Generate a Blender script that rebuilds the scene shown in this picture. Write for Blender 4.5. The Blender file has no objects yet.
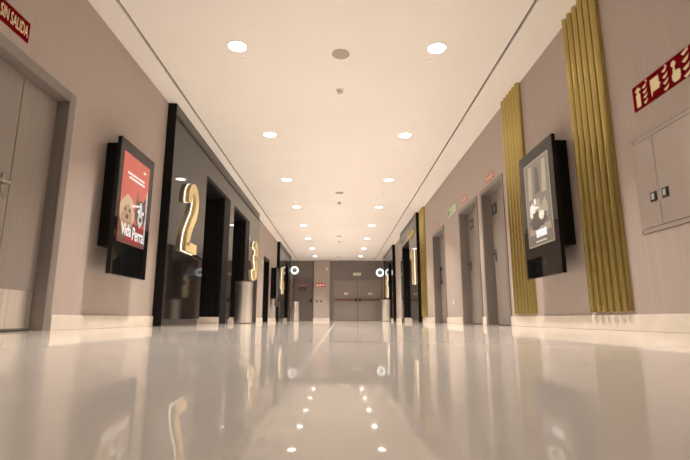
import bpy, bmesh, math, random
from mathutils import Matrix, Vector
random.seed(7)
S = bpy.context.scene
COL = S.collection
PI = math.pi

# ------------------------------------------------------------------ materials
def mat(name, col, rough=.5, metal=0., spec=.5, emit=None, strength=0., coat=0.):
    m = bpy.data.materials.new(name); m.use_nodes = True
    b = m.node_tree.nodes['Principled BSDF']
    b.inputs['Base Color'].default_value = (*col, 1)
    b.inputs['Roughness'].default_value = rough
    b.inputs['Metallic'].default_value = metal
    b.inputs['Specular IOR Level'].default_value = spec
    b.inputs['Coat Weight'].default_value = coat
    if emit:
        b.inputs['Emission Color'].default_value = (*emit, 1)
        b.inputs['Emission Strength'].default_value = strength
    return m

def grain(m, scale, c0, c1, lo=.35, hi=.65, bump=0., rough=None, detail=4.):
    """stretched object-space noise between two colours, optional bump"""
    nt = m.node_tree; N = nt.nodes; L = nt.links; b = N['Principled BSDF']
    tc = N.new('ShaderNodeTexCoord'); mp = N.new('ShaderNodeMapping')
    mp.inputs['Scale'].default_value = scale
    nz = N.new('ShaderNodeTexNoise'); nz.inputs['Scale'].default_value = 1.; nz.inputs['Detail'].default_value = detail
    cr = N.new('ShaderNodeValToRGB')
    cr.color_ramp.elements[0].position = lo; cr.color_ramp.elements[1].position = hi
    cr.color_ramp.elements[0].color = (*c0, 1); cr.color_ramp.elements[1].color = (*c1, 1)
    L.new(tc.outputs['Object'], mp.inputs['Vector']); L.new(mp.outputs[0], nz.inputs['Vector'])
    L.new(nz.outputs['Fac'], cr.inputs['Fac']); L.new(cr.outputs['Color'], b.inputs['Base Color'])
    if bump:
        bp = N.new('ShaderNodeBump'); bp.inputs['Strength'].default_value = bump; bp.inputs['Distance'].default_value = .002
        L.new(nz.outputs['Fac'], bp.inputs['Height']); L.new(bp.outputs[0], b.inputs['Normal'])
    if rough:
        mr = N.new('ShaderNodeMapRange'); mr.inputs['To Min'].default_value = rough[0]; mr.inputs['To Max'].default_value = rough[1]
        L.new(nz.outputs['Fac'], mr.inputs['Value']); L.new(mr.outputs[0], b.inputs['Roughness'])
    return m

M = {}
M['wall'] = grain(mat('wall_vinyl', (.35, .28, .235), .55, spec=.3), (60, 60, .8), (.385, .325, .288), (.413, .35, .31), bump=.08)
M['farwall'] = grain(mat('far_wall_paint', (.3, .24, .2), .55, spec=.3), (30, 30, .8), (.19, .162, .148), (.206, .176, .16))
M['ceiling'] = grain(mat('ceiling_plaster', (.8, .74, .68), .85, spec=.2), (.6, .6, .6), (.77, .735, .70), (.80, .765, .73))
M['floor'] = grain(mat('polished_floor', (.5, .44, .38), .05, spec=.6), (1.1, .6, 1), (.665, .62, .57), (.715, .665, .61), detail=2)
def polished(m, cap, rough):
    nt = m.node_tree; N = nt.nodes; L = nt.links; b = N['Principled BSDF']
    b.inputs['Specular IOR Level'].default_value = 0.
    gl = N.new('ShaderNodeBsdfGlossy'); gl.inputs['Roughness'].default_value = rough; gl.inputs['Color'].default_value = (1, .97, .93, 1)
    fr = N.new('ShaderNodeFresnel'); fr.inputs['IOR'].default_value = 1.5
    ml = N.new('ShaderNodeMath'); ml.operation = 'MULTIPLY'; ml.inputs[1].default_value = cap
    mx = N.new('ShaderNodeMixShader')
    pw = N.new('ShaderNodeMath'); pw.operation = 'POWER'; pw.inputs[1].default_value = 1.25
    L.new(fr.outputs[0], pw.inputs[0]); L.new(pw.outputs[0], ml.inputs[0]); L.new(ml.outputs[0], mx.inputs['Fac'])
    L.new(b.outputs[0], mx.inputs[1]); L.new(gl.outputs[0], mx.inputs[2])
    L.new(mx.outputs[0], N['Material Output'].inputs['Surface'])
polished(M['floor'], .95, .035)
M['joint'] = mat('floor_joint', (.74, .69, .63), .15)
M['base'] = grain(mat('cream_stone', (.75, .66, .55), .35), (5, 5, 9), (.68, .61, .53), (.76, .69, .60))
M['slot'] = mat('slot_black', (.05, .035, .03), .8)
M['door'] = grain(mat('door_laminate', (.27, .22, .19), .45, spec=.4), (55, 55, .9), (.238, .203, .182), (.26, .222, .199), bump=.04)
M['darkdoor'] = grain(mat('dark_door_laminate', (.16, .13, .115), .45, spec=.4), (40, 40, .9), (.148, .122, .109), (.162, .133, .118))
M['frame'] = grain(mat('door_frame', (.2, .165, .145), .4), (40, 40, .9), (.185, .157, .14), (.20, .17, .152))
M['gloss'] = mat('black_glass', (.014, .011, .010), .045, spec=.32)
M['strip'] = mat('portal_header_grey', (.05, .042, .036), .35)
M['matte'] = mat('matte_black', (.007, .006, .006), .55, spec=.12)
M['glass'] = mat('display_glass_black', (.006, .006, .006), .03, spec=.32)
M['gold'] = grain(mat('gold_paint', (.5, .38, .12), .24, metal=.8), (30, 30, .4), (.44, .34, .115), (.48, .375, .13))
M['goldnum'] = mat('gold_number_face', (.74, .58, .28), .38, metal=.35)
M['halo'] = mat('number_light_edge', (.9, .9, .85), .4, emit=(1., .96, .88), strength=1.25)
M['steel'] = grain(mat('brushed_steel', (.8, .76, .7), .3, metal=1.), (22, 22, .2), (.74, .70, .64), (.96, .92, .86), lo=.4, hi=.6, rough=(.3, .42), detail=2)
M['chrome'] = mat('satin_metal', (.42, .40, .37), .22, metal=1.)
M['rim'] = mat('dark_rim', (.03, .03, .03), .4)
M['lamp'] = mat('downlight_diffuser', (1, 1, 1), .5, emit=(1., .92, .82), strength=14.)
M['white'] = mat('white_plastic', (.8, .77, .72), .4)
M['grille'] = mat('speaker_grille', (.36, .30, .25), .6)
M['greyplastic'] = mat('grey_plastic', (.45, .4, .36), .5)
M['cab'] = grain(mat('cabinet_paint', (.36, .30, .26), .22, spec=.5), (3, 3, 3), (.345, .292, .26), (.37, .312, .278))
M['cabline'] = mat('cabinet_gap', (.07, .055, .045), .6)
M['latchblack'] = mat('latch_black', (.015, .015, .015), .35)
M['latchgrey'] = mat('latch_silver', (.42, .42, .41), .35)
M['red'] = mat('sign_red', (.15, .004, .007), .6, spec=0.)
M['redbright'] = mat('sign_red_bright', (.50, .12, .08), .4)
M['cream'] = mat('photoluminescent_cream', (.80, .68, .42), .5)
M['palegreen'] = mat('photoluminescent_pale', (.72, .78, .55), .5)
M['green'] = mat('sign_green', (.05, .22, .09), .5)
M['palepink'] = mat('sign_pale', (.85, .68, .58), .5)
M['barred'] = mat('push_bar_red', (.17, .035, .03), .4)
M['ringlight'] = mat('sign_ring_light', (1, 1, 1), .4, emit=(.93, 1., 1.), strength=1.3)
M['signface'] = mat('sign_face_grey', (.3, .31, .31), .3, emit=(.8, .9, .9), strength=.22)
def em(name, c, s=1.): return mat(name, (.02, .02, .02), .05, emit=c, strength=s)
M['p_red'] = em('screen_red', (.56, .075, .045), 1.)
M['p_red2'] = em('screen_deep_red', (.42, .03, .03), .8)
M['p_white'] = em('screen_white', (.95, .88, .85), 1.)
M['p_tan'] = em('screen_tan', (.46, .26, .13), .9)
M['p_tan2'] = em('screen_light_tan', (.62, .40, .24), .9)
M['p_brown'] = em('screen_brown', (.16, .08, .05), .9)
M['p_black'] = em('screen_black', (.02, .015, .015), 1.)
M['p_grey'] = em('screen_grey', (.62, .56, .54), .9)
M['q_bg'] = em('screen_dusk', (.17, .13, .095), 1.)
M['q_dark'] = em('screen_dusk_dark', (.06, .045, .035), 1.)
M['q_mid'] = em('screen_dusk_mid', (.36, .28, .19), 1.)
M['q_light'] = em('screen_dusk_light', (.85, .74, .56), 1.)
M['q_white'] = em('screen_title_white', (1., 1., 1.), 1.)
M['s_off'] = em('screen_dim', (.03, .035, .05), 1.)

# ------------------------------------------------------------------ mesh builder
class B:
    def __init__(s): s.v = []; s.f = []; s.m = []; s.sm = []
    def _add(s, vs, fs, mi=0, smooth=False):
        o = len(s.v); s.v += [tuple(v) for v in vs]
        for f in fs: s.f.append([o+i for i in f]); s.m.append(mi); s.sm.append(smooth)
        return s
    def box(s, x0, x1, y0, y1, z0, z1, mi=0):
        if x0 > x1: x0, x1 = x1, x0
        if y0 > y1: y0, y1 = y1, y0
        if z0 > z1: z0, z1 = z1, z0
        v = [(x0,y0,z0),(x1,y0,z0),(x1,y1,z0),(x0,y1,z0),(x0,y0,z1),(x1,y0,z1),(x1,y1,z1),(x0,y1,z1)]
        return s._add(v, [(0,3,2,1),(4,5,6,7),(0,1,5,4),(1,2,6,5),(2,3,7,6),(3,0,4,7)], mi)
    def prism(s, pts, y0, y1, mi=0):
        """polygon in local x/z (counter-clockwise seen from -y), front at y0, back at y1"""
        a = sum(pts[i][0]*pts[(i+1)%len(pts)][1]-pts[(i+1)%len(pts)][0]*pts[i][1] for i in range(len(pts)))
        if a < 0: pts = pts[::-1]
        n = len(pts)
        v = [(x,y0,z) for x,z in pts]+[(x,y1,z) for x,z in pts]
        f = [tuple(range(n)), tuple(range(2*n-1, n-1, -1))]
        f += [(i, i+n, (i+1)%n+n, (i+1)%n) for i in range(n)]
        return s._add(v, f, mi)
    def disc(s, cx, cz, r, y0, y1, mi=0, rz=None, n=24):
        rz = rz or r
        return s.prism([(cx+r*math.cos(2*PI*i/n), cz+rz*math.sin(2*PI*i/n)) for i in range(n)], y0, y1, mi)
    def lathe(s, prof, n=40, mi=0, c=(0,0), smooth=True):
        """profile of (r,z), bottom to top on the outside"""
        vs = []; fs = []; k = len(prof)
        for i in range(n):
            a = 2*PI*i/n
            for r, z in prof: vs.append((c[0]+r*math.cos(a), c[1]+r*math.sin(a), z))
        for i in range(n):
            j = (i+1) % n
            for q in range(k-1):
                fs.append((i*k+q, j*k+q, j*k+q+1, i*k+q+1))
        return s._add(vs, fs, mi, smooth)
    def ring(s, cx, cz, r0, r1, y0, y1, mi=0, n=32):
        vs = []; fs = []
        for i in range(n):
            a = 2*PI*i/n; c, d = math.cos(a), math.sin(a)
            vs += [(cx+r0*c,y0,cz+r0*d),(cx+r1*c,y0,cz+r1*d),(cx+r1*c,y1,cz+r1*d),(cx+r0*c,y1,cz+r0*d)]
        for i in range(n):
            j = (i+1) % n
            for q in range(4): fs.append((i*4+q, i*4+(q+1)%4, j*4+(q+1)%4, j*4+q))
        return s._add(vs, fs, mi)
    def build(s, name, mats, parent=None, bevel=0., loc=None, rotz=0.):
        me = bpy.data.meshes.new(name); me.from_pydata(s.v, [], s.f)
        for m in (mats if isinstance(mats, (list, tuple)) else [mats]): me.materials.append(m)
        for p, mi, sm in zip(me.polygons, s.m, s.sm): p.material_index = mi; p.use_smooth = sm
        bm = bmesh.new(); bm.from_mesh(me); bmesh.ops.recalc_face_normals(bm, faces=bm.faces); bm.to_mesh(me); bm.free()
        if any(s.sm): me.set_sharp_from_angle(angle=.6)
        o = bpy.data.objects.new(name, me); COL.objects.link(o)
        if parent: o.parent = parent
        if loc is not None: o.location = loc
        o.rotation_euler = (0, 0, rotz)
        if bevel:
            md = o.modifiers.new('bevel', 'BEVEL'); md.width = bevel; md.segments = 2; md.limit_method = 'ANGLE'; md.angle_limit = .7
        return o

def thing(name, label, cat, loc=(0,0,0), rotz=0., group=None):
    o = bpy.data.objects.new(name, None); COL.objects.link(o)
    o.empty_display_size = .1; o.location = (loc[0], loc[1], loc[2]-(DZ if 0 < loc[2] < 2.9 else 0)); o.rotation_euler = (0,0,rotz)
    o['label'] = label; o['category'] = cat
    if group: o['group'] = group
    return o
def tag(o, label, cat, group=None):
    o['label'] = label; o['category'] = cat
    if group: o['group'] = group
    return o
def struct(o): o['kind'] = 'structure'; return o
def sempty(name, loc=(0,0,0), rotz=0.):
    o = bpy.data.objects.new(name, None); COL.objects.link(o); o.location = loc; o.rotation_euler = (0,0,rotz); o['kind'] = 'structure'
    return o
def dup(root, loc, label):
    r = root.copy(); COL.objects.link(r); r.location = loc; r['label'] = label
    for ch in list(root.children):
        c = ch.copy(); COL.objects.link(c); c.parent = r
        for g in list(ch.children):
            d = g.copy(); COL.objects.link(d); d.parent = c
    return r
def text_polys(body, height, width=None, bold=0.):
    """flat filled text as (verts2d, faces) centred on the origin"""
    cu = bpy.data.curves.new('t', 'FONT'); cu.body = body; cu.size = 1.; cu.offset = bold; cu.resolution_u = 3
    ob = bpy.data.objects.new('t', cu); COL.objects.link(ob)
    dg = bpy.context.evaluated_depsgraph_get(); me = bpy.data.meshes.new_from_object(ob.evaluated_get(dg))
    vs = [(v.co.x, v.co.y) for v in me.vertices]; fs = [tuple(p.vertices) for p in me.polygons]
    bpy.data.objects.remove(ob); bpy.data.curves.remove(cu); bpy.data.meshes.remove(me)
    x0 = min(v[0] for v in vs); x1 = max(v[0] for v in vs); y0 = min(v[1] for v in vs); y1 = max(v[1] for v in vs)
    k = height/(y1-y0); kx = width/(x1-x0) if width else k
    return [((x-(x0+x1)/2)*kx, (y-(y0+y1)/2)*k) for x, y in vs], fs
def add_text(b, body, cx, cz, y, height, width=None, mi=0, bold=0.):
    vs, fs = text_polys(body, height, width, bold)
    b._add([(cx+x, y, cz+z) for x, z in vs], fs, mi)

LEFT, RIGHT, FAR = PI/2, -PI/2, 0.     # a thing on a wall: local x to the viewer's right, -y out of the wall
DZ = .045
XL, XR, YF, H = -2.30, 2.235, 23.0, 2.955
YB = -4.5
PL, PR = -2.186, 2.121                  # front faces of the black entrances
D = .114

# ------------------------------------------------------------------ shell
def wall_holes(name, x0, x1, holes):
    b = B(); y = YB
    for (a, c, top) in sorted(holes):
        b.box(x0, x1, y, a, 0, H); b.box(x0, x1, a, c, top, H); y = c
    b.box(x0, x1, y, YF+.3, 0, H)
    return struct(b.build(name, M['wall']))
L_HOLES = [(2.30, 3.69, 1.92), (7.40, 8.65, 2.375), (9.45, 10.72, 2.375), (14.25, 15.25, 1.955), (18.95, 20.2, 2.325)]
R_HOLES = [(6.03, 6.92, 1.99), (7.20, 8.25, 1.99), (9.56, 10.66, 1.99), (13.55, 14.9, 2.355), (18.15, 19.2, 2.355)]
wall_holes('wall_left', XL-.6, XL, L_HOLES)
wall_holes('wall_right', XR, XR+.6, R_HOLES)
struct(B().box(-2.9, 2.835, YB, YF+.3, -.1, 0).build('floor', M['floor']))
struct(B().box(XL-.6, XR+.6, YB-.1, YB, 0, H).build('wall_front', M['wall']))

# ceiling: centre field and two side soffits with dark shadow slots between them
b = B()
SLW = .016
b.box(XL-.6, -2.03-SLW, YB, YF+.3, H, H+.12); b.box(-2.03+SLW, 1.812-SLW, YB, YF+.3, H, H+.12); b.box(1.812+SLW, XR+.6, YB, YF+.3, H, H+.12)
struct(b.build('ceiling', M['ceiling']))
b = B(); b.box(-2.03-SLW, -2.03+SLW, YB, YF+.3, H+.03, H+.1); struct(b.build('trim_1', M['slot']))
b = B(); b.box(1.812-SLW, 1.812+SLW, YB, YF+.3, H+.03, H+.1); struct(b.build('trim_2', M['slot']))
struct(B().box(-.074, -.060, .75, YF-.2, 0, .0006).build('trim_3', M['joint']))

# far wall: doors in two bays with a pilaster between
b = B()
FD = (-2.19, -1.27, 2.055); FE = (-.23, 2.17, 1.985)
b.box(XL, FD[0], YF, YF+.3, 0, H); b.box(FD[0], FD[1], YF, YF+.3, FD[2], H); b.box(FD[1], FE[0], YF, YF+.3, 0, H)
b.box(FE[0], FE[1], YF, YF+.3, FE[2], H); b.box(FE[1], XR, YF, YF+.3, 0, H)
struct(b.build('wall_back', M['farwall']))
struct(B().box(-1.20, -.42, YF-.2, YF, 0, H).build('wall_pilaster', M['wall']))

# baseboards
BH = .122; BT = .018
def runs(lo, hi, gaps):
    y = lo; out = []
    for a, c in sorted(gaps):
        if a > y: out.append((y, a))
        y = max(y, c)
    if hi > y: out.append((y, hi))
    return out
b = B()
for a, c in runs(YB, YF, [(2.23, 3.77), (5.82, 12.5), (14.19, 15.31), (17.2, 21.4)]): b.box(XL, XL+BT, a, c, 0, BH)
struct(b.build('baseboard_left', M['base'], bevel=.003))
b = B()
for a, c in runs(YB, YF, [(5.97, 6.98), (7.14, 8.31), (9.5, 10.72), (12.25, 15.5), (17.85, 21.4)]): b.box(XR-BT, XR, a, c, 0, BH)
struct(b.build('baseboard_right', M['base'], bevel=.003))
b = B(); b.box(-1.215, -.405, YF-.2-BT, YF-.2, 0, BH); b.box(XL, FD[0]-.06, YF-BT, YF, 0, BH)
struct(b.build('baseboard_back', M['base'], bevel=.003))

# ------------------------------------------------------------------ doors (setting)
def frame_mesh(w, h, depth, aw, proud=.012):
    """architrave plus jamb lining round an opening w x h; x centred"""
    b = B()
    b.box(-w/2-aw, -w/2, -proud, 0, 0, h+aw); b.box(w/2, w/2+aw, -proud, 0, 0, h+aw); b.box(-w/2, w/2, -proud, 0, h, h+aw)
    t = .014
    b.box(-w/2, -w/2+t, -proud, depth, 0, h); b.box(w/2-t, w/2, -proud, depth, 0, h); b.box(-w/2+t, w/2-t, -proud, depth, h-t, h)
    return b
def lever(parent, x, z, y, sgn, name='door_handle'):
    b = B(); b.box(x-.02, x+.02, y-.008, y, z-.09, z+.09); b.box(x-.012, x+.012, y-.05, y-.008, z+.01, z+.03)
    b.box(x-.012 if sgn > 0 else x-.12, x+.12 if sgn > 0 else x+.012, y-.06, y-.042, z+.01, z+.03)
    return b.build(name, M['chrome'], parent, bevel=.003)

# near left double door
w = 3.69-2.30; cy = (3.69+2.30)/2
d = sempty('door_1', (XL, cy, 0), LEFT)
frame_mesh(w, 1.92, .12, .075).build('door_frame', M['frame'], d, bevel=.003)
seam = 3.255-cy
lf = B().box(-w/2+.016, seam-.004, .09, .13, .008, 1.903).build('door_leaf', M['door'], d, bevel=.003)
lever(lf, seam-.07, 1.02, .09, -1)
B().box(-w/2+.03, seam-.02, .087, .09, .02, .30).build('kick_plate', M['steel'], lf)
lf = B().box(seam+.004, w/2-.016, .09, .13, .008, 1.903).build('door_leaf', M['door'], d, bevel=.003)
B().box(seam+.02, w/2-.03, .087, .09, .02, .30).build('kick_plate', M['steel'], lf)

# far-left-wall doorway between the two entrances
d = sempty('door_2', (XL, 14.75, 0), LEFT)
frame_mesh(1.0, 1.955, .3, .06).build('door_frame', M['matte'], d, bevel=.003)
lf = B().box(-.484, .484, .25, .29, .008, 1.939).build('door_leaf', M['matte'], d, bevel=.003)
lever(lf, .40, 1.0, .25, -1)

# three recessed doors on the right wall
def person_sym(b, cx, cz, s, y, mi):
    b.disc(cx, cz+.40*s, .11*s, y-.002, y, mi, n=14)
    b.prism([(cx-.17*s, cz+.26*s), (cx+.17*s, cz+.26*s), (cx+.17*s, cz-.06*s), (cx+.10*s, cz-.06*s), (cx+.10*s, cz-.5*s), (cx-.10*s, cz-.5*s), (cx-.10*s, cz-.06*s), (cx-.17*s, cz-.06*s)], y-.002, y, mi)
def dress_sym(b, cx, cz, s, y, mi):
    b.disc(cx, cz+.40*s, .11*s, y-.002, y, mi, n=14)
    b.prism([(cx-.10*s, cz+.26*s), (cx+.10*s, cz+.26*s), (cx+.22*s, cz-.16*s), (cx+.08*s, cz-.16*s), (cx+.08*s, cz-.5*s), (cx-.08*s, cz-.5*s), (cx-.08*s, cz-.16*s), (cx-.22*s, cz-.16*s)], y-.002, y, mi)
for k, (a, c, _) in enumerate(R_HOLES[:3]):
    w = c-a
    d = sempty('door_%d' % (k+3), (XR, (a+c)/2, 0), RIGHT)
    frame_mesh(w, 1.99, .18, .055).build('door_frame', M['frame'], d, bevel=.003)
    lf = B().box(-w/2+.016, w/2-.016, .14, .18, .008, 1.973).build('door_leaf', M['door'], d, bevel=.003)
    if k < 2:
        px = [-.30, -.26][k]; pz = [1.73, 1.74][k]
        b = B().box(px-.10, px+.10, .133, .14, pz-.085, pz+.085)
        if k == 0:
            person_sym(b, px+.01, pz, .065, .133, 1)
        else:
            dress_sym(b, px-.035, pz, .065, .133, 1); person_sym(b, px+.045, pz, .065, .133, 1)
        b.build('door_sign', [M['latchblack'], M['palepink']], lf)
        lever(lf, -w/2+.10, 1.02, .14, 1)
    else:
        b = B().box(-.32, -.29, .085, .105, .85, 1.25).box(-.315, -.295, .105, .14, .88, .91).box(-.315, -.295, .105, .14, 1.19, 1.22)
        b.build('door_handle', M['latchblack'], lf, bevel=.004)

# far wall doors
w = FD[1]-FD[0]
d = sempty('door_6', ((FD[0]+FD[1])/2, YF, 0), FAR)
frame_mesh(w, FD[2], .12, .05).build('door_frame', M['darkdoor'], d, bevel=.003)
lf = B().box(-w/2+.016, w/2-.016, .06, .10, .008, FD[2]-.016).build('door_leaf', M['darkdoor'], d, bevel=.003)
b = B().box(-.22, .14, .055, .06, 1.47, 1.63)
for q in range(5): b.box(-.17+.06*q, -.135+.06*q, .053, .055, 1.51, 1.58, 1)
b.build('door_plate', [M['latchblack'], M['frame']], lf)
b = B().box(-.22, .10, .055, .06, 1.69, 1.74); b.build('red_door_notice', M['redbright'], lf)
b = B().box(w/2-.10, w/2-.05, .05, .06, .90, 1.10).box(w/2-.085, w/2-.065, .0, .05, .98, 1.0).box(w/2-.19, w/2-.065, -.012, .004, .98, 1.0)
b.build('door_handle', M['chrome'], lf)
w = FE[1]-FE[0]; cx = (FE[0]+FE[1])/2
d = sempty('door_7', (cx, YF, 0), FAR)
frame_mesh(w, FE[2], .12, .05).build('door_frame', M['frame'], d, bevel=.003)
sm = .957-cx
for q, (x0, x1) in enumerate(((-w/2+.016, sm-.012), (sm+.012, w/2-.016))):
    lf = B().box(x0, x1, .02, .06, .008, FE[2]-.016).build('door_leaf', M['door'], d, bevel=.003)
    bx0, bx1 = (x0+.06, x1-.12) if q == 0 else (x0+.16, x1-.06)
    b = B().box(bx0, bx1, -.05, -.015, .975, 1.035); b.box(bx0, bx0+.05, -.015, .02, .98, 1.03); b.box(bx1-.05, bx1, -.015, .02, .98, 1.03)
    b.build('push_bar', M['barred'], lf, bevel=.006)
    hx = x1-.07 if q == 0 else x0+.09
    B().box(hx-.05, hx+.07, -.06, .02, .95, 1.07).build('bar_latch', M['latchblack'], lf, bevel=.006)
    ex = (.393 if q == 0 else 1.584)-cx
    b = B().box(ex-.10, ex+.10, .014, .02, 1.27, 1.36); b.prism([(ex-.07, 1.315), (ex-.03, 1.345), (ex-.03, 1.285)], .012, .014, 1); b.box(ex-.03, ex+.07, .012, .014, 1.30, 1.33, 1)
    b.build('small_door_notice', [M['palepink'], M['frame']], lf)
B().box(sm-.012, sm+.012, .0, .07, .008, FE[2]-.016).build('centre_post', M['cabline'], d)

# ------------------------------------------------------------------ black cinema entrances
def entrance(label, x, y0, y1, openings, rotz, ztop, trim=.45, far_side=1):
    """glossy black wall cladding with recessed doorways. openings are world y ranges; the trim slab sits on the far side"""
    yc = (y0+y1)/2
    e = thing('cinema_entrance', label, 'entrance', (x, yc, 0), rotz, 'black cinema entrances')
    sg = 1 if rotz > 0 else -1                  # local x = sg*(world y - yc)
    u = lambda y: sg*(y-yc)
    HZ = 2.805
    def bx(b, ya, yb, a, c, z0, z1, mi=0): return b.box(min(u(ya), u(yb)), max(u(ya), u(yb)), a, c, z0, z1, mi)
    for yy, s in ((y0, 1), (y1, -1)):
        b = B(); bx(b, yy, yy+s*.02, -D, 0, 0, H); b.build('side_panel', M['matte'], e)
    b = B(); bx(b, y0+.02, y1-.02, -D, -.02, HZ+.012, H); b.build('header_strip', M['strip'], e)
    b = B(); bx(b, y0+.02, y1-.02, -D+.03, -.03, HZ, HZ+.012); b.build('shadow_gap', M['matte'], e)
    spans = []; y = y0+.02
    for a, c in openings:
        spans.append((y, a)); y = c+trim
    spans.append((y, y1-.02))
    for a, c in spans:
        b = B(); bx(b, a+.003, c-.003, -D, -.02, .085, HZ); b.build('glass_panel', M['gloss'], e)
        b = B(); bx(b, a, c, -D+.03, -.02, 0, .085); b.build('plinth', M['strip'], e)
    for a, c in openings:
        b = B(); bx(b, a-.003, c+trim+.003, -D, -.02, ztop+.07, HZ); b.build('glass_panel', M['gloss'], e)
        b = B(); bx(b, a, c+trim, -D, -.02, ztop, ztop+.07); b.build('lintel', M['matte'], e)
        b = B(); bx(b, c, c+trim, -D, -.02, 0, ztop); b.build('black_pier', M['matte'], e, bevel=.004)
        t = .02; dp = .50
        b = B(); bx(b, a+.0, a+t, -.02, dp, 0, ztop-.02); bx(b, c-t, c, -.02, dp, 0, ztop-.02); bx(b, a, c, -.02, dp, ztop-.02, ztop-.002)
        b.build('recess_lining', M['matte'], e)
        b = B(); bx(b, c-t-.012, c-t, -D+.001, dp-.06, 0, BH); b.build('jamb_base', M['base'], e)
        mid = (a+c)/2
        for p0, p1, hs in ((a+t, mid-.003, 1), (mid+.003, c-t, -1)):
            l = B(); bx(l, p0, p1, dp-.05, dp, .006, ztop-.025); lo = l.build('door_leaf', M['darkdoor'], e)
            hx = mid-hs*.07
            hb = B(); bx(hb, hx-.014, hx+.014, dp-.11, dp-.085, .85, 1.35); bx(hb, hx-.01, hx+.01, dp-.085, dp-.05, .9, .93); bx(hb, hx-.01, hx+.01, dp-.085, dp-.05, 1.27, 1.30)
            hb.build('pull_handle', M['chrome'], lo)
    return e
entrance('long glossy black cinema entrance on the left wall, between the numbers 2 and 3', XL, 5.82, 12.5, [(7.40, 8.65), (9.45, 10.72)], LEFT, 2.375, .45)
entrance('glossy black cinema entrance at the far end of the left wall, behind the number 4', XL, 17.2, 21.4, [(18.95, 20.2)], LEFT, 2.325, .4)
entrance('glossy black cinema entrance on the right wall carrying the gold number 1', XR, 12.25, 15.5, [(13.55, 14.9)], RIGHT, 2.355, .2)
entrance('glossy black cinema entrance at the far end of the right wall, behind a steel bin', XR, 17.85, 21.4, [(18.15, 19.2)], RIGHT, 2.355, .12)

# ------------------------------------------------------------------ illuminated numbers
def stroke(pts, w):
    """outline of a polyline with width w (mitred)"""
    L, R = [], []
    n = len(pts)
    for i, p in enumerate(pts):
        p = Vector(p)
        a = (Vector(pts[i])-Vector(pts[i-1])).normalized() if i else None
        c = (Vector(pts[i+1])-Vector(pts[i])).normalized() if i < n-1 else None
        t = (a+c).normalized() if a and c else (a or c)
        nn = Vector((-t.y, t.x))
        k = 1/max(.5, (nn.dot(Vector((-a.y, a.x))))) if a else 1
        L.append(p+nn*w/2*k); R.append(p-nn*w/2*k)
    return L, R
def arc(cx, cz, rx, rz, a0, a1, n=12):
    return [(cx+rx*math.cos(math.radians(a0+(a1-a0)*i/n)), cz+rz*math.sin(math.radians(a0+(a1-a0)*i/n))) for i in range(n+1)]
NUM = {
 '2': [arc(0, .74, .165, .175, 200, -8, 12) + [(.15, .64), (.10, .53), (-.04, .36), (-.13, .22), (-.165, .08), (-.165, .065), (-.10, .065), (.24, .065)]],
 '3': [arc(-.01, .735, .165, .18, 165, -75, 12)+[(-.03, .545)], [(-.03, .53)]+arc(-.01, .295, .18, .225, 78, -165, 14)],
 '4': [[(.0, .96), (-.20, .30), (-.19, .245), (.24, .245)], [(.09, .48), (.09, .0)]],
 '1': [[(-.17, .74), (.02, .885), (.055, .87), (.055, .0)]],
 '6': [arc(.0, .70, .17, .22, 25, 180, 10)+[(-.17, .34)], arc(0, .27, .17, .20, 180, 540, 24)],
}
def ribbon(b, pts, w, y0, y1, ext=0.):
    pts = [Vector(p) for p in pts]
    if ext:
        pts[0] = pts[0]-(pts[1]-pts[0]).normalized()*ext; pts[-1] = pts[-1]+(pts[-1]-pts[-2]).normalized()*ext
    L, R = stroke(pts, w); n = len(pts)
    vs = [(p.x, y0, p.y) for p in L]+[(p.x, y0, p.y) for p in R]+[(p.x, y1, p.y) for p in L]+[(p.x, y1, p.y) for p in R]
    fs = []
    for i in range(n-1):
        fs += [(i, n+i, n+i+1, i+1), (2*n+i, 2*n+i+1, 3*n+i+1, 3*n+i), (i, i+1, 2*n+i+1, 2*n+i), (n+i, 3*n+i, 3*n+i+1, n+i+1)]
    fs += [(0, 2*n, 3*n, n), (n-1, 2*n-1, 4*n-1, 3*n-1)]
    b._add(vs, fs)
def number(ch, x, y, z0, h, rotz, label):
    t = thing('illuminated_number', label, 'number', (x, y, z0), rotz, 'lit gold cinema numbers')
    w = .135*h
    b = B()
    for p in NUM[ch]: ribbon(b, [(a*h, c*h) for a, c in p], w+.010, -.013, 0, .005)
    b.build('light_edge', M['halo'], t)
    b = B()
    for p in NUM[ch]: ribbon(b, [(a*h, c*h) for a, c in p], w, -.072, -.013)
    b.build('gold_face', M['goldnum'], t, bevel=.004)
    return t
PN, PM = PL, PR
number('2', PN, 6.58, 1.07, 1.03, LEFT, 'large gold number 2 with white lit edge on the nearest black panel')
number('3', PN, 11.85, 1.10, 1.03, LEFT, 'lit gold number 3 on the left black panel, above the nearest steel bin')
number('4', PN, 17.95, 1.08, 1.03, LEFT, 'small far lit gold number 4 at the end of the left wall')
number('1', PM, 12.75, 1.07, 1.03, RIGHT, 'lit gold number 1 on the black panel past the right doors')
number('6', PM, 19.75, 1.02, .95, RIGHT, 'far lit gold number 6 above the steel bin on the right')
# gold relief marks over the number 1
g = B()
for i in range(6):
    a = -.55+.2*i; hh = [.10, .08, .11, .09, .11, .08][i]
    ribbon(g, [(a-.05, -hh*.8), (a, hh*.8), (a+.05, -hh*.5)], .03, -.03, 0)
tag(g.build('gold_lettering', M['goldnum'], None, loc=(PR, 13.1, 2.485), rotz=RIGHT), 'row of small gold relief marks on the black panel above the number 1', 'lettering')

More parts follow.
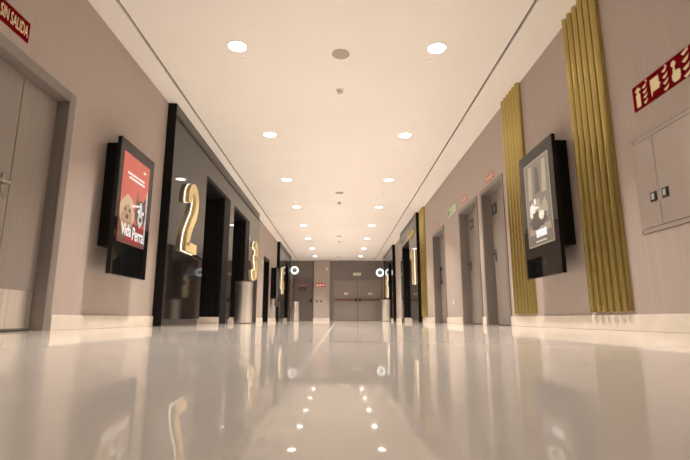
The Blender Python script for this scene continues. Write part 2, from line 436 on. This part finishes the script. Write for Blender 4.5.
# ------------------------------------------------------------------ wall displays
def display(label, x, y, rotz, art):
    t = thing('poster_display', label, 'display', (x, y, .00001), rotz, 'wall poster displays')
    b = B().box(-.285, .30, -.155, 0, .82, 1.86); b.build('back_box', M['matte'], t, bevel=.006)
    b = B().box(-.40, .40, -.20, -.16, .545, 1.885); b.build('glass_front', M['glass'], t, bevel=.004)
    b = B().box(-.16, .16, -.16, -.155, .9, 1.7); b.build('mounting_plate', M['matte'], t)
    sb = B(); mats = art(sb); sb.build('screen', mats, t, loc=(-.02 if rotz > 0 else .02, 0, 0))
    return t
def blob(b, cx, cz, rx, rz, y, mi, jag=.08, n=28, seed=1, lo=None):
    rnd = random.Random(seed)
    pts = []
    for i in range(n):
        a = 2*PI*i/n; k = 1+rnd.uniform(-jag, jag)
        z = cz+rz*k*math.sin(a)
        pts.append((cx+rx*k*math.cos(a), max(z, lo) if lo is not None else z))
    b.prism(pts, y-.0008, y, mi)
def small_lines(b, cx, cz, w, h, y, mi, n, seed):
    rnd = random.Random(seed); x = cx-w/2
    while x < cx+w/2-.01:
        l = rnd.uniform(.02, .045); b.box(x, min(x+l, cx+w/2), y-.0008, y, cz-h/2, cz+h/2, mi); x += l+.010
def art_dogs(b):
    ms = [M[k] for k in ('p_red', 'p_red2', 'p_white', 'p_tan', 'p_tan2', 'p_brown', 'p_black', 'p_grey')]
    x0, x1, z0, z1 = -.305, .305, .865, 1.765
    b.box(x0, x1, -.203, -.2, z0, z1, 0)
    y = -.2035
    b.prism([(x0, z0), (x1, z0), (x1, z0+.20), (x0, z0+.26)], y-.0008, y, 5)
    b.box(x0+.16, x1-.12, y-.0016, y-.0008, z0+.02, z0+.085, 1)
    small_lines(b, .0, 1.575, .40, .022, y, 2, 0, 3); small_lines(b, .02, 1.535, .36, .022, y, 2, 0, 5)
    b.box(.15, .21, y-.001, y, 1.665, 1.685, 2)
    # tan fluffy dog on the left
    blob(b, -.15, 1.16, .155, .19, y-.001, 4, .10, 34, 2, z0); blob(b, -.15, 1.13, .11, .12, y-.002, 3, .14, 30, 4)
    blob(b, -.20, 1.20, .018, .018, y-.003, 6, 0); blob(b, -.10, 1.20, .018, .018, y-.003, 6, 0); blob(b, -.15, 1.13, .03, .022, y-.003, 6, 0)
    # black and white dog on the right, pricked ears
    b.prism([(.03, 1.28), (.055, 1.44), (.115, 1.33)], y-.0018, y-.001, 5); b.prism([(.19, 1.33), (.25, 1.42), (.265, 1.26)], y-.0018, y-.001, 6)
    blob(b, .15, 1.22, .125, .14, y-.002, 6, .04, 26, 6); b.prism([(.13, 1.34), (.165, 1.34), (.215, 1.13), (.15, 1.06), (.085, 1.13)], y-.0035, y-.0028, 7)
    blob(b, .15, 1.155, .033, .024, y-.0045, 6, 0); blob(b, .095, 1.235, .018, .02, y-.0045, 2, 0); blob(b, .205, 1.235, .018, .02, y-.0045, 2, 0)
    b.prism([(.04, 1.08), (.26, 1.08), (.22, 1.01), (.10, 1.00)], y-.003, y-.0022, 1)
    b.prism([(x1-.035, z0+.05), (x1-.008, z0+.05), (x1-.008, 1.50), (x1-.035, 1.45)], y-.001, y, 7)
    add_text(b, 'Vida', -.145, 1.00, y-.0055, .125, .22, 2, .02); add_text(b, 'Perra', .125, .985, y-.0055, .135, .26, 2, .02)
    return ms
def art_dusk(b):
    ms = [M[k] for k in ('q_bg', 'q_dark', 'q_mid', 'q_light', 'q_white')]
    x0, x1, z0, z1 = -.29, .29, .86, 1.755
    b.box(x0, x1, -.203, -.2, z0, z1, 0)
    y = -.2035
    for bx0, bx1, bz0, bz1 in ((x0, x0+.012, z0, z1), (x1-.012, x1, z0, z1), (x0, x1, z1-.012, z1), (x0, x1, z0, z0+.012)): b.box(bx0, bx1, y-.0008, y, bz0, bz1, 2)
    b.prism([(-.22, 1.36), (-.12, 1.35), (-.10, 1.70), (-.18, 1.72)], y-.0008, y, 2)
    b.prism([(.10, 1.38), (.21, 1.37), (.22, 1.70), (.14, 1.71)], y-.0008, y, 2)
    b.prism([(-.05, 1.40), (.05, 1.40), (.04, 1.66), (-.03, 1.68)], y-.0008, y, 1)
    blob(b, -.14, 1.22, .07, .09, y-.001, 3, .2, 24, 8); blob(b, .0, 1.27, .06, .08, y-.001, 2, .2, 24, 9); blob(b, .14, 1.21, .07, .10, y-.001, 2, .2, 24, 10)
    blob(b, -.02, 1.12, .19, .09, y-.0018, 1, .2, 26, 11); blob(b, .06, 1.16, .06, .05, y-.0026, 3, .2, 20, 12); blob(b, -.07, 1.32, .028, .035, y-.0026, 3, .05, 16, 13)
    b.prism([(-.24, 1.06), (.24, 1.06), (.25, .99), (-.25, .98)], y-.0016, y-.0008, 2)
    x = -.09
    for i in range(7):
        b.box(x, x+.027, y-.003, y-.002, .945, 1.02, 4)
        x += .034
    small_lines(b, .02, .905, .26, .012, y, 3, 0, 15)
    return ms
def art_dim(b):
    b.box(-.29, .29, -.203, -.2, .86, 1.755, 0); return [M['s_off']]
display('black wall display with a red poster of two dogs', XL, 4.65, LEFT, art_dogs)
display('black wall display with a dim brown film poster between gold tubes', XR, 4.53, RIGHT, art_dusk)
display('far black wall display seen edge-on beyond the left doorway', XL, 16.1, LEFT, art_dim)

# ------------------------------------------------------------------ gold tube strips
def tubes(label, yc, span, n=6):
    t = thing('gold_tube_strip', label, 'wall decoration', (XR, yc, 0), RIGHT, 'gold tube wall strips')
    p = span/n; r = p*.38; q = 14
    for i in range(n):
        x = -span/2+p*(i+.5)
        pl = [(x-r, -.006)]+[(x-r*math.cos(PI*k/q), -.022-r*math.sin(PI*k/q)) for k in range(q+1)]+[(x+r, -.006)]
        vs_ = [(a, c, .145) for a, c in pl]+[(a, c, H-.003) for a, c in pl]; m_ = q+3
        b = B(); b._add(vs_, [(k, k+1, k+1+m_, k+m_) for k in range(q+2)], 0, True)
        b._add(vs_, [tuple(range(m_)), tuple(range(2*m_-1, m_-1, -1)), (0, m_, 2*m_-1, m_-1)], 0, True)
        b.build('gold_tube', M['gold'], t)
    B().box(-span/2+.01, span/2-.01, -.006, 0, .15, H-.01).build('backing_board', M['gold'], t)
    return t
tubes('wide gold tube strip nearest the camera, beside the metal cabinet', 3.76, .56)
tubes('gold tube strip between the dim poster display and the nearest right door', 5.47, .58)
tubes('far narrow gold tube strip touching the right black entrance', 11.85, .60)

# ------------------------------------------------------------------ metal cabinet & signs on the right wall
t = thing('electrical_cabinet', 'flush metal wall cabinet with two black latches under the red fire sign', 'cabinet', (XR, 2.87, .74), RIGHT)
# local x = -(y-2.87)
b = B(); x0, x1, z1 = -.41, .45, .71
b.box(x0, x1, -.008, 0, 0, .03); b.box(x0, x1, -.008, 0, z1-.03, z1); b.box(x0, x0+.025, -.008, 0, .03, z1-.03); b.box(x1-.025, x1, -.008, 0, .03, z1-.03)
b.build('cabinet_frame', M['cab'], t, bevel=.002)
B().box(x0-.005, x1+.005, -.002, 0, -.005, z1+.005).build('edge_shadow_line', M['cabline'], t)  # dark sheet wider than the frame, its rim a painted shadow line
B().box(x0+.025, x1-.025, -.003, 0, .03, z1-.03).build('shadow_gap', M['cabline'], t)
for a, c, lx in ((x0+.029, -.182, -.232), (-.178, x1-.029, -.115)):
    dr = B().box(a, c, -.012, -.003, .034, z1-.034).build('cabinet_door', M['cab'], t, bevel=.002)
    q = B().box(lx-.032, lx+.032, -.020, -.012, .205, .275).build('latch', M['latchblack'], dr, bevel=.003)
    B().box(lx-.014, lx+.014, -.024, -.020, .218, .262).build('latch_key', M['latchgrey'], q, bevel=.002)
for sx, sz in ((x0+.012, .015), (x0+.012, z1-.015), (x1-.012, .015), (x1-.012, z1-.015)): B().disc(sx, sz, .006, -.011, -.008, 0, n=12).build('screw', M['latchblack'], t)

t = thing('fire_equipment_sign', 'long red fire equipment sign with cream pictograms above the metal cabinet', 'sign', (XR, 2.90, 1.655), RIGHT)
B().box(-.30, .30, -.006, 0, 0, .195).build('sign_plate', M['red'], t)
def flames(b, cx, cz, s):
    for q in range(4):
        z = cz-.4*s+q*.26*s
        b.prism([(cx-.14*s, z+.02*s), (cx-.04*s, z-.06*s), (cx+.10*s, z+.0*s), (cx+.17*s, z+.14*s), (cx+.05*s, z+.08*s), (cx-.04*s, z+.06*s)], -.008, -.006)
e = B()  # extinguisher
e.prism([(-.26, .02), (-.215, .02), (-.215, .115), (-.225, .125), (-.25, .125), (-.26, .115)], -.008, -.006)
e.box(-.247, -.229, -.008, -.006, .127, .140); e.prism([(-.262, .14), (-.205, .14), (-.205, .152), (-.235, .172), (-.262, .152)], -.008, -.006)
e.build('extinguisher_symbol', M['cream'], t)
e = B(); flames(e, -.165, .085, .15); e.build('flame_symbol', M['cream'], t)
e = B(); e.prism([(-.095, .03), (-.085, .06), (-.015, .06), (-.015, .075), (.002, .09), (-.015, .10), (-.015, .155), (-.095, .155), (-.10, .15), (-.10, .03)], -.008, -.006); e.build('hose_symbol', M['cream'], t)
e = B(); flames(e, .045, .085, .17); e.build('flame_symbol', M['cream'], t)
e = B(); e.prism([(.125, .02), (.17, .02), (.185, .04), (.185, .085), (.165, .095), (.145, .09), (.14, .125), (.125, .125), (.122, .09), (.108, .075), (.108, .04)], -.008, -.006); e.disc(.132, .148, .021, -.008, -.006); e.build('push_button_symbol', M['cream'], t)
e = B(); flames(e, .235, .09, .20); e.build('flame_symbol', M['cream'], t)
for xx in (-.14, .06, .26): B().disc(xx, .178, .008, -.008, -.006, n=12).build('corner_mark', M['palepink'], t)

def red_sign(label, x, y, z, rotz, w=.30, h=.10):
    t = thing('no_exit_sign', label, 'sign', (x, y, z), rotz, 'red signs above doors')
    B().box(-w/2, w/2, -.005, 0, 0, h).build('sign_plate', M['red'] if rotz == LEFT else M['redbright'], t)
    b = B(); add_text(b, 'SIN SALIDA', 0, h*.5, -.0058, h*.58, w*.90, 0, .012); b.build('sign_text', M['cream'] if rotz == LEFT else M['palepink'], t)
    return t
red_sign('red SIN SALIDA sign above the near left double door', XL, 2.955, 2.13, LEFT, .31, .16)
red_sign('small red sign above the nearest right door', XR, 6.48, 2.135, RIGHT)
red_sign('small red sign above the middle right door', XR, 7.88, 2.17, RIGHT)
red_sign('small red sign above the farthest right door', XR, 10.18, 2.16, RIGHT)

def exit_sign(label, loc, rotz, w, h, kind):
    t = thing('exit_sign', label, 'sign', loc, rotz)
    B().box(-w/2, w/2, -.006, 0, 0, h).build('sign_plate', M['palegreen'], t)
    b = B(); y = -.0068
    b.box(-w/2+.01, w/2-.01, -.0074, y+.0004, h*.08, h*.14); b.box(-w/2+.01, w/2-.01, -.0074, y+.0004, h*.86, h*.92)
    if kind:
        b.box(-w*.46, -w*.28, -.0074, -.0062, h*.2, h*.8); b.prism([(-w*.24, h*.5), (-w*.12, h*.8), (-w*.12, h*.2)], -.0074, -.0062)
        add_text(b, 'SALIDA', w*.17, h*.5, -.0074, h*.42, w*.5, 0, .01)
    else:
        add_text(b, 'SALIDA', 0, h*.5, -.0074, h*.42, w*.8, 0, .01)
    b.build('sign_graphics', M['green'], t)
    return t
exit_sign('pale green exit sign between the middle and farthest right doors', (XR, 8.80, 2.15), RIGHT, .62, .15, 1)
exit_sign('small pale exit sign over the far double door', (.944, YF, 2.25), FAR, .38, .15, 0)
exit_sign('tiny green exit sign beside the left wall doorway', (XL, 14.02, 1.78), LEFT, .22, .11, 0)

t = thing('wall_switch', 'small white wall socket low between two right doors', 'switch', (XR, 8.93, .40), RIGHT)
B().box(-.04, .04, -.009, 0, 0, .10).build('cover_plate', M['white'], t, bevel=.003); B().box(-.022, .022, -.013, -.009, .028, .072).build('rocker', M['white'], t, bevel=.002)

# pilaster fittings
YP = YF-.2
t = thing('fire_notice', 'red and pale fire notice on the far pilaster', 'sign', (-.87, YP, 1.66), FAR)
B().box(-.24, .24, -.006, 0, 0, .22).build('sign_plate', M['redbright'], t)
b = B(); b.box(-.19, -.11, -.008, -.006, .04, .16); b.prism([(-.06, .04), (.02, .04), (.05, .12), (.0, .18), (-.06, .12)], -.008, -.006); b.box(.09, .20, -.008, -.006, .07, .15); b.build('sign_symbols', M['palepink'], t)
for xx, lb in ((-1.04, 'left dark switch plate on the far pilaster'), (-.84, 'right dark switch plate on the far pilaster')):
    t = thing('wall_switch', lb, 'switch', (xx, YP, .93), FAR, group='pilaster switches')
    B().box(-.045, .045, -.01, 0, 0, .09).build('cover_plate', M['latchblack'], t, bevel=.003); B().box(-.025, .025, -.014, -.01, .02, .07).build('rocker', M['frame'], t, bevel=.002)
t = thing('emergency_light', 'small white emergency light high on the far pilaster', 'lamp', (-.56, YP+.003, 2.50), FAR)
B().box(-.03, .03, -.03, 0, 0, .13).build('housing', M['white'], t, bevel=.004); B().box(-.022, .022, -.036, -.03, .03, .11).build('lens', M['palegreen'], t)

# ------------------------------------------------------------------ bins
def bin_(loc, label, first=None):
    if first: return dup(first, loc, label)
    t = thing('waste_bin', label, 'bin', loc, 0, 'steel cylinder bins')
    r, h = .172, .83
    B().lathe([(.0001, .012), (r, .012), (r, h-.02), (r-.002, h-.02)], 56).build('body', M['steel'], t)
    B().lathe([(r-.004, h-.02), (r+.002, h-.02), (r+.002, h), (r-.03, h), (r-.03, h-.06), (.0001, h-.07)], 56).build('rim', M['chrome'], t)
    B().lathe([(.0001, 0), (r-.008, 0), (r-.008, .012), (.0001, .012)], 48).build('base_ring', M['rim'], t)
    return t
b1 = bin_((-1.885, 9.3, 0), 'tall brushed steel bin nearest the camera, below the number 3')
bin_((-1.83, 19.9, 0), 'brushed steel bin at the far left, in front of the dark single door', b1)
bin_((1.86, 17.95, 0), 'brushed steel bin on the right, in front of the far double door', b1)

# ------------------------------------------------------------------ round lit flag signs
def flag(loc, sgn, label):
    t = thing('restroom_sign', label, 'sign', loc, 0, 'round lit restroom signs')
    B().ring(0, 0, .118, .178, -.03, .03).build('lit_ring', M['ringlight'], t)
    B().disc(0, 0, .12, -.022, .022, n=32).build('sign_disc', M['signface'], t)
    b = B()
    for y in (-.022, .024):
        person_sym(b, -.045, 0, .14, y, 0); dress_sym(b, .045, 0, .14, y, 0); b.box(-.006, .006, y-.002, y, -.085, .085)
    b.build('pictogram', M['latchblack'], t)
    x = .178; e = abs(abs(loc[0])-(2.186 if sgn < 0 else 2.12))
    B().box(min(sgn*(x-.004), sgn*e), max(sgn*(x-.004), sgn*e), -.02, .02, -.05, .05).build('bracket', M['matte'], t)
flag((-1.985, 21.0, 2.31), -1, 'round white lit sign projecting at the far left, above a steel bin')
flag((1.912, 21.0, 2.21), 1, 'round white lit sign projecting at the far right, before the double door')

# ------------------------------------------------------------------ ceiling fittings
ORD = ['nearest', 'second', 'third', 'fourth', 'fifth', 'sixth', 'seventh', 'farthest']
def downlight(loc, label):
    t = thing('downlight', label, 'ceiling light', loc, 0, 'ceiling downlights')
    B().lathe([(.106, 0), (.106, -.006), (.094, -.008), (.094, .0)], 40).build('trim_ring', M['white'], t)
    B().lathe([(.0001, -.005), (.094, -.005), (.094, -.001), (.0001, -.001)], 40, smooth=False).build('diffuser', M['lamp'], t)
    return t
def lamp(x, y, k=1.):
    la = bpy.data.lights.new('downlight_beam', 'AREA'); la.shape = 'DISK'; la.size = .15
    la.energy = BEAM*k; la.color = (1., .905, .815); la.spread = math.radians(85)
    lo = bpy.data.objects.new('downlight_beam', la); COL.objects.link(lo); lo.location = (x, y, H-.012)
BEAM = 41.
first = None
for k in range(8):
    yy = 4.475+2.40*k
    for x, side in ((-1.085, 'left'), (1.055, 'right')):
        lamp(x, yy)
        lb = '%s round ceiling downlight of the %s row%s' % (ORD[k], side, '' if k in (0, 7) else ' counted from the camera')
        if first is None: first = downlight((x, yy, H), lb)
        else: dup(first, (x, yy, H), lb)
for x, side in ((-1.085, 'left'), (1.055, 'right')):
    lamp(x, 2.075, .6); dup(first, (x, 2.075, H), 'round ceiling downlight of the %s row overhead, above the top edge of the photo' % side)

def detector(loc, label):
    t = thing('smoke_detector', label, 'smoke detector', loc, 0, 'smoke detectors')
    B().lathe([(.0001, -.018), (.05, -.018), (.055, 0)], 28).build('detector_base', M['white'], t)
    B().lathe([(.0001, -.045), (.028, -.045), (.036, -.036), (.036, -.018)], 28).build('sensor_cap', M['greyplastic'], t)
    return t
def speaker(loc, label):
    t = thing('ceiling_speaker', label, 'speaker', loc, 0, 'ceiling speakers')
    B().lathe([(.088, -.007), (.097, -.005), (.097, 0)], 36).build('speaker_rim', M['grille'], t)
    B().lathe([(.0001, -.009), (.06, -.009), (.088, -.007)], 36).build('speaker_grille', M['grille'], t)
    return t
def sprinkler(loc, label):
    t = thing('sprinkler', label, 'sprinkler', loc, 0, 'ceiling sprinklers')
    B().lathe([(.0001, -.008), (.034, -.006), (.034, 0)], 24).build('escutcheon', M['white'], t)
    B().lathe([(.0001, -.016), (.012, -.016), (.012, -.013), (.006, -.012), (.006, -.007)], 16).build('sprinkler_head', M['white'], t)
    return t
s0 = speaker((.022, 4.61, H), 'nearest round ceiling speaker between the first downlights')
dup(s0, (.025, 10.3, H), 'second round ceiling speaker down the middle of the ceiling')
dup(s0, (.03, 16.0, H), 'third round ceiling speaker down the middle of the ceiling')
dup(s0, (.03, 21.6, H), 'farthest round ceiling speaker near the end wall')
d0 = detector((.017, 5.42, H), 'nearest smoke detector just past the first ceiling speaker')
dup(d0, (.028, 11.2, H), 'second smoke detector just past the second ceiling speaker')
dup(d0, (.04, 17.1, H), 'farthest smoke detector past the third ceiling speaker')
p0 = None
for k, yy in enumerate((4.73, 7.58, 10.4)):
    for x, side in ((-1.06, 'left'), (1.035, 'right')):
        lb = 'tiny sprinkler just past the %s %s ceiling downlight' % (ORD[k], side)
        if p0 is None: p0 = sprinkler((x, yy, H), lb)
        else: dup(p0, (x, yy, H), lb)

# ------------------------------------------------------------------ world, camera, view
wd = bpy.data.worlds.new('world'); S.world = wd; wd.use_nodes = True
wd.node_tree.nodes['Background'].inputs[0].default_value = (.02, .018, .016, 1)
wd.node_tree.nodes['Background'].inputs[1].default_value = 1.
f = 460.; p = math.atan(88.8/f); psi = math.atan(7/f*math.cos(p))
cam = bpy.data.cameras.new('camera'); co = bpy.data.objects.new('camera', cam); COL.objects.link(co)
co.location = (0, 0, .09); co.rotation_euler = (PI/2+p, 0, -psi)
cam.sensor_width = 36; cam.lens = 36*f/690; cam.clip_start = .01
cam.dof.use_dof = True; cam.dof.focus_distance = 9.; cam.dof.aperture_fstop = 2.
S.camera = co
vs = S.view_settings; vs.view_transform = 'Standard'; vs.look = 'None'; vs.gamma = 1; vs.use_curve_mapping = False; vs.exposure = 0.
S.cycles.max_bounces = 10; S.cycles.diffuse_bounces = 6; S.cycles.glossy_bounces = 5
S.cycles.caustics_reflective = True; S.cycles.sample_clamp_indirect = 6.
S.cycles.use_denoising = True
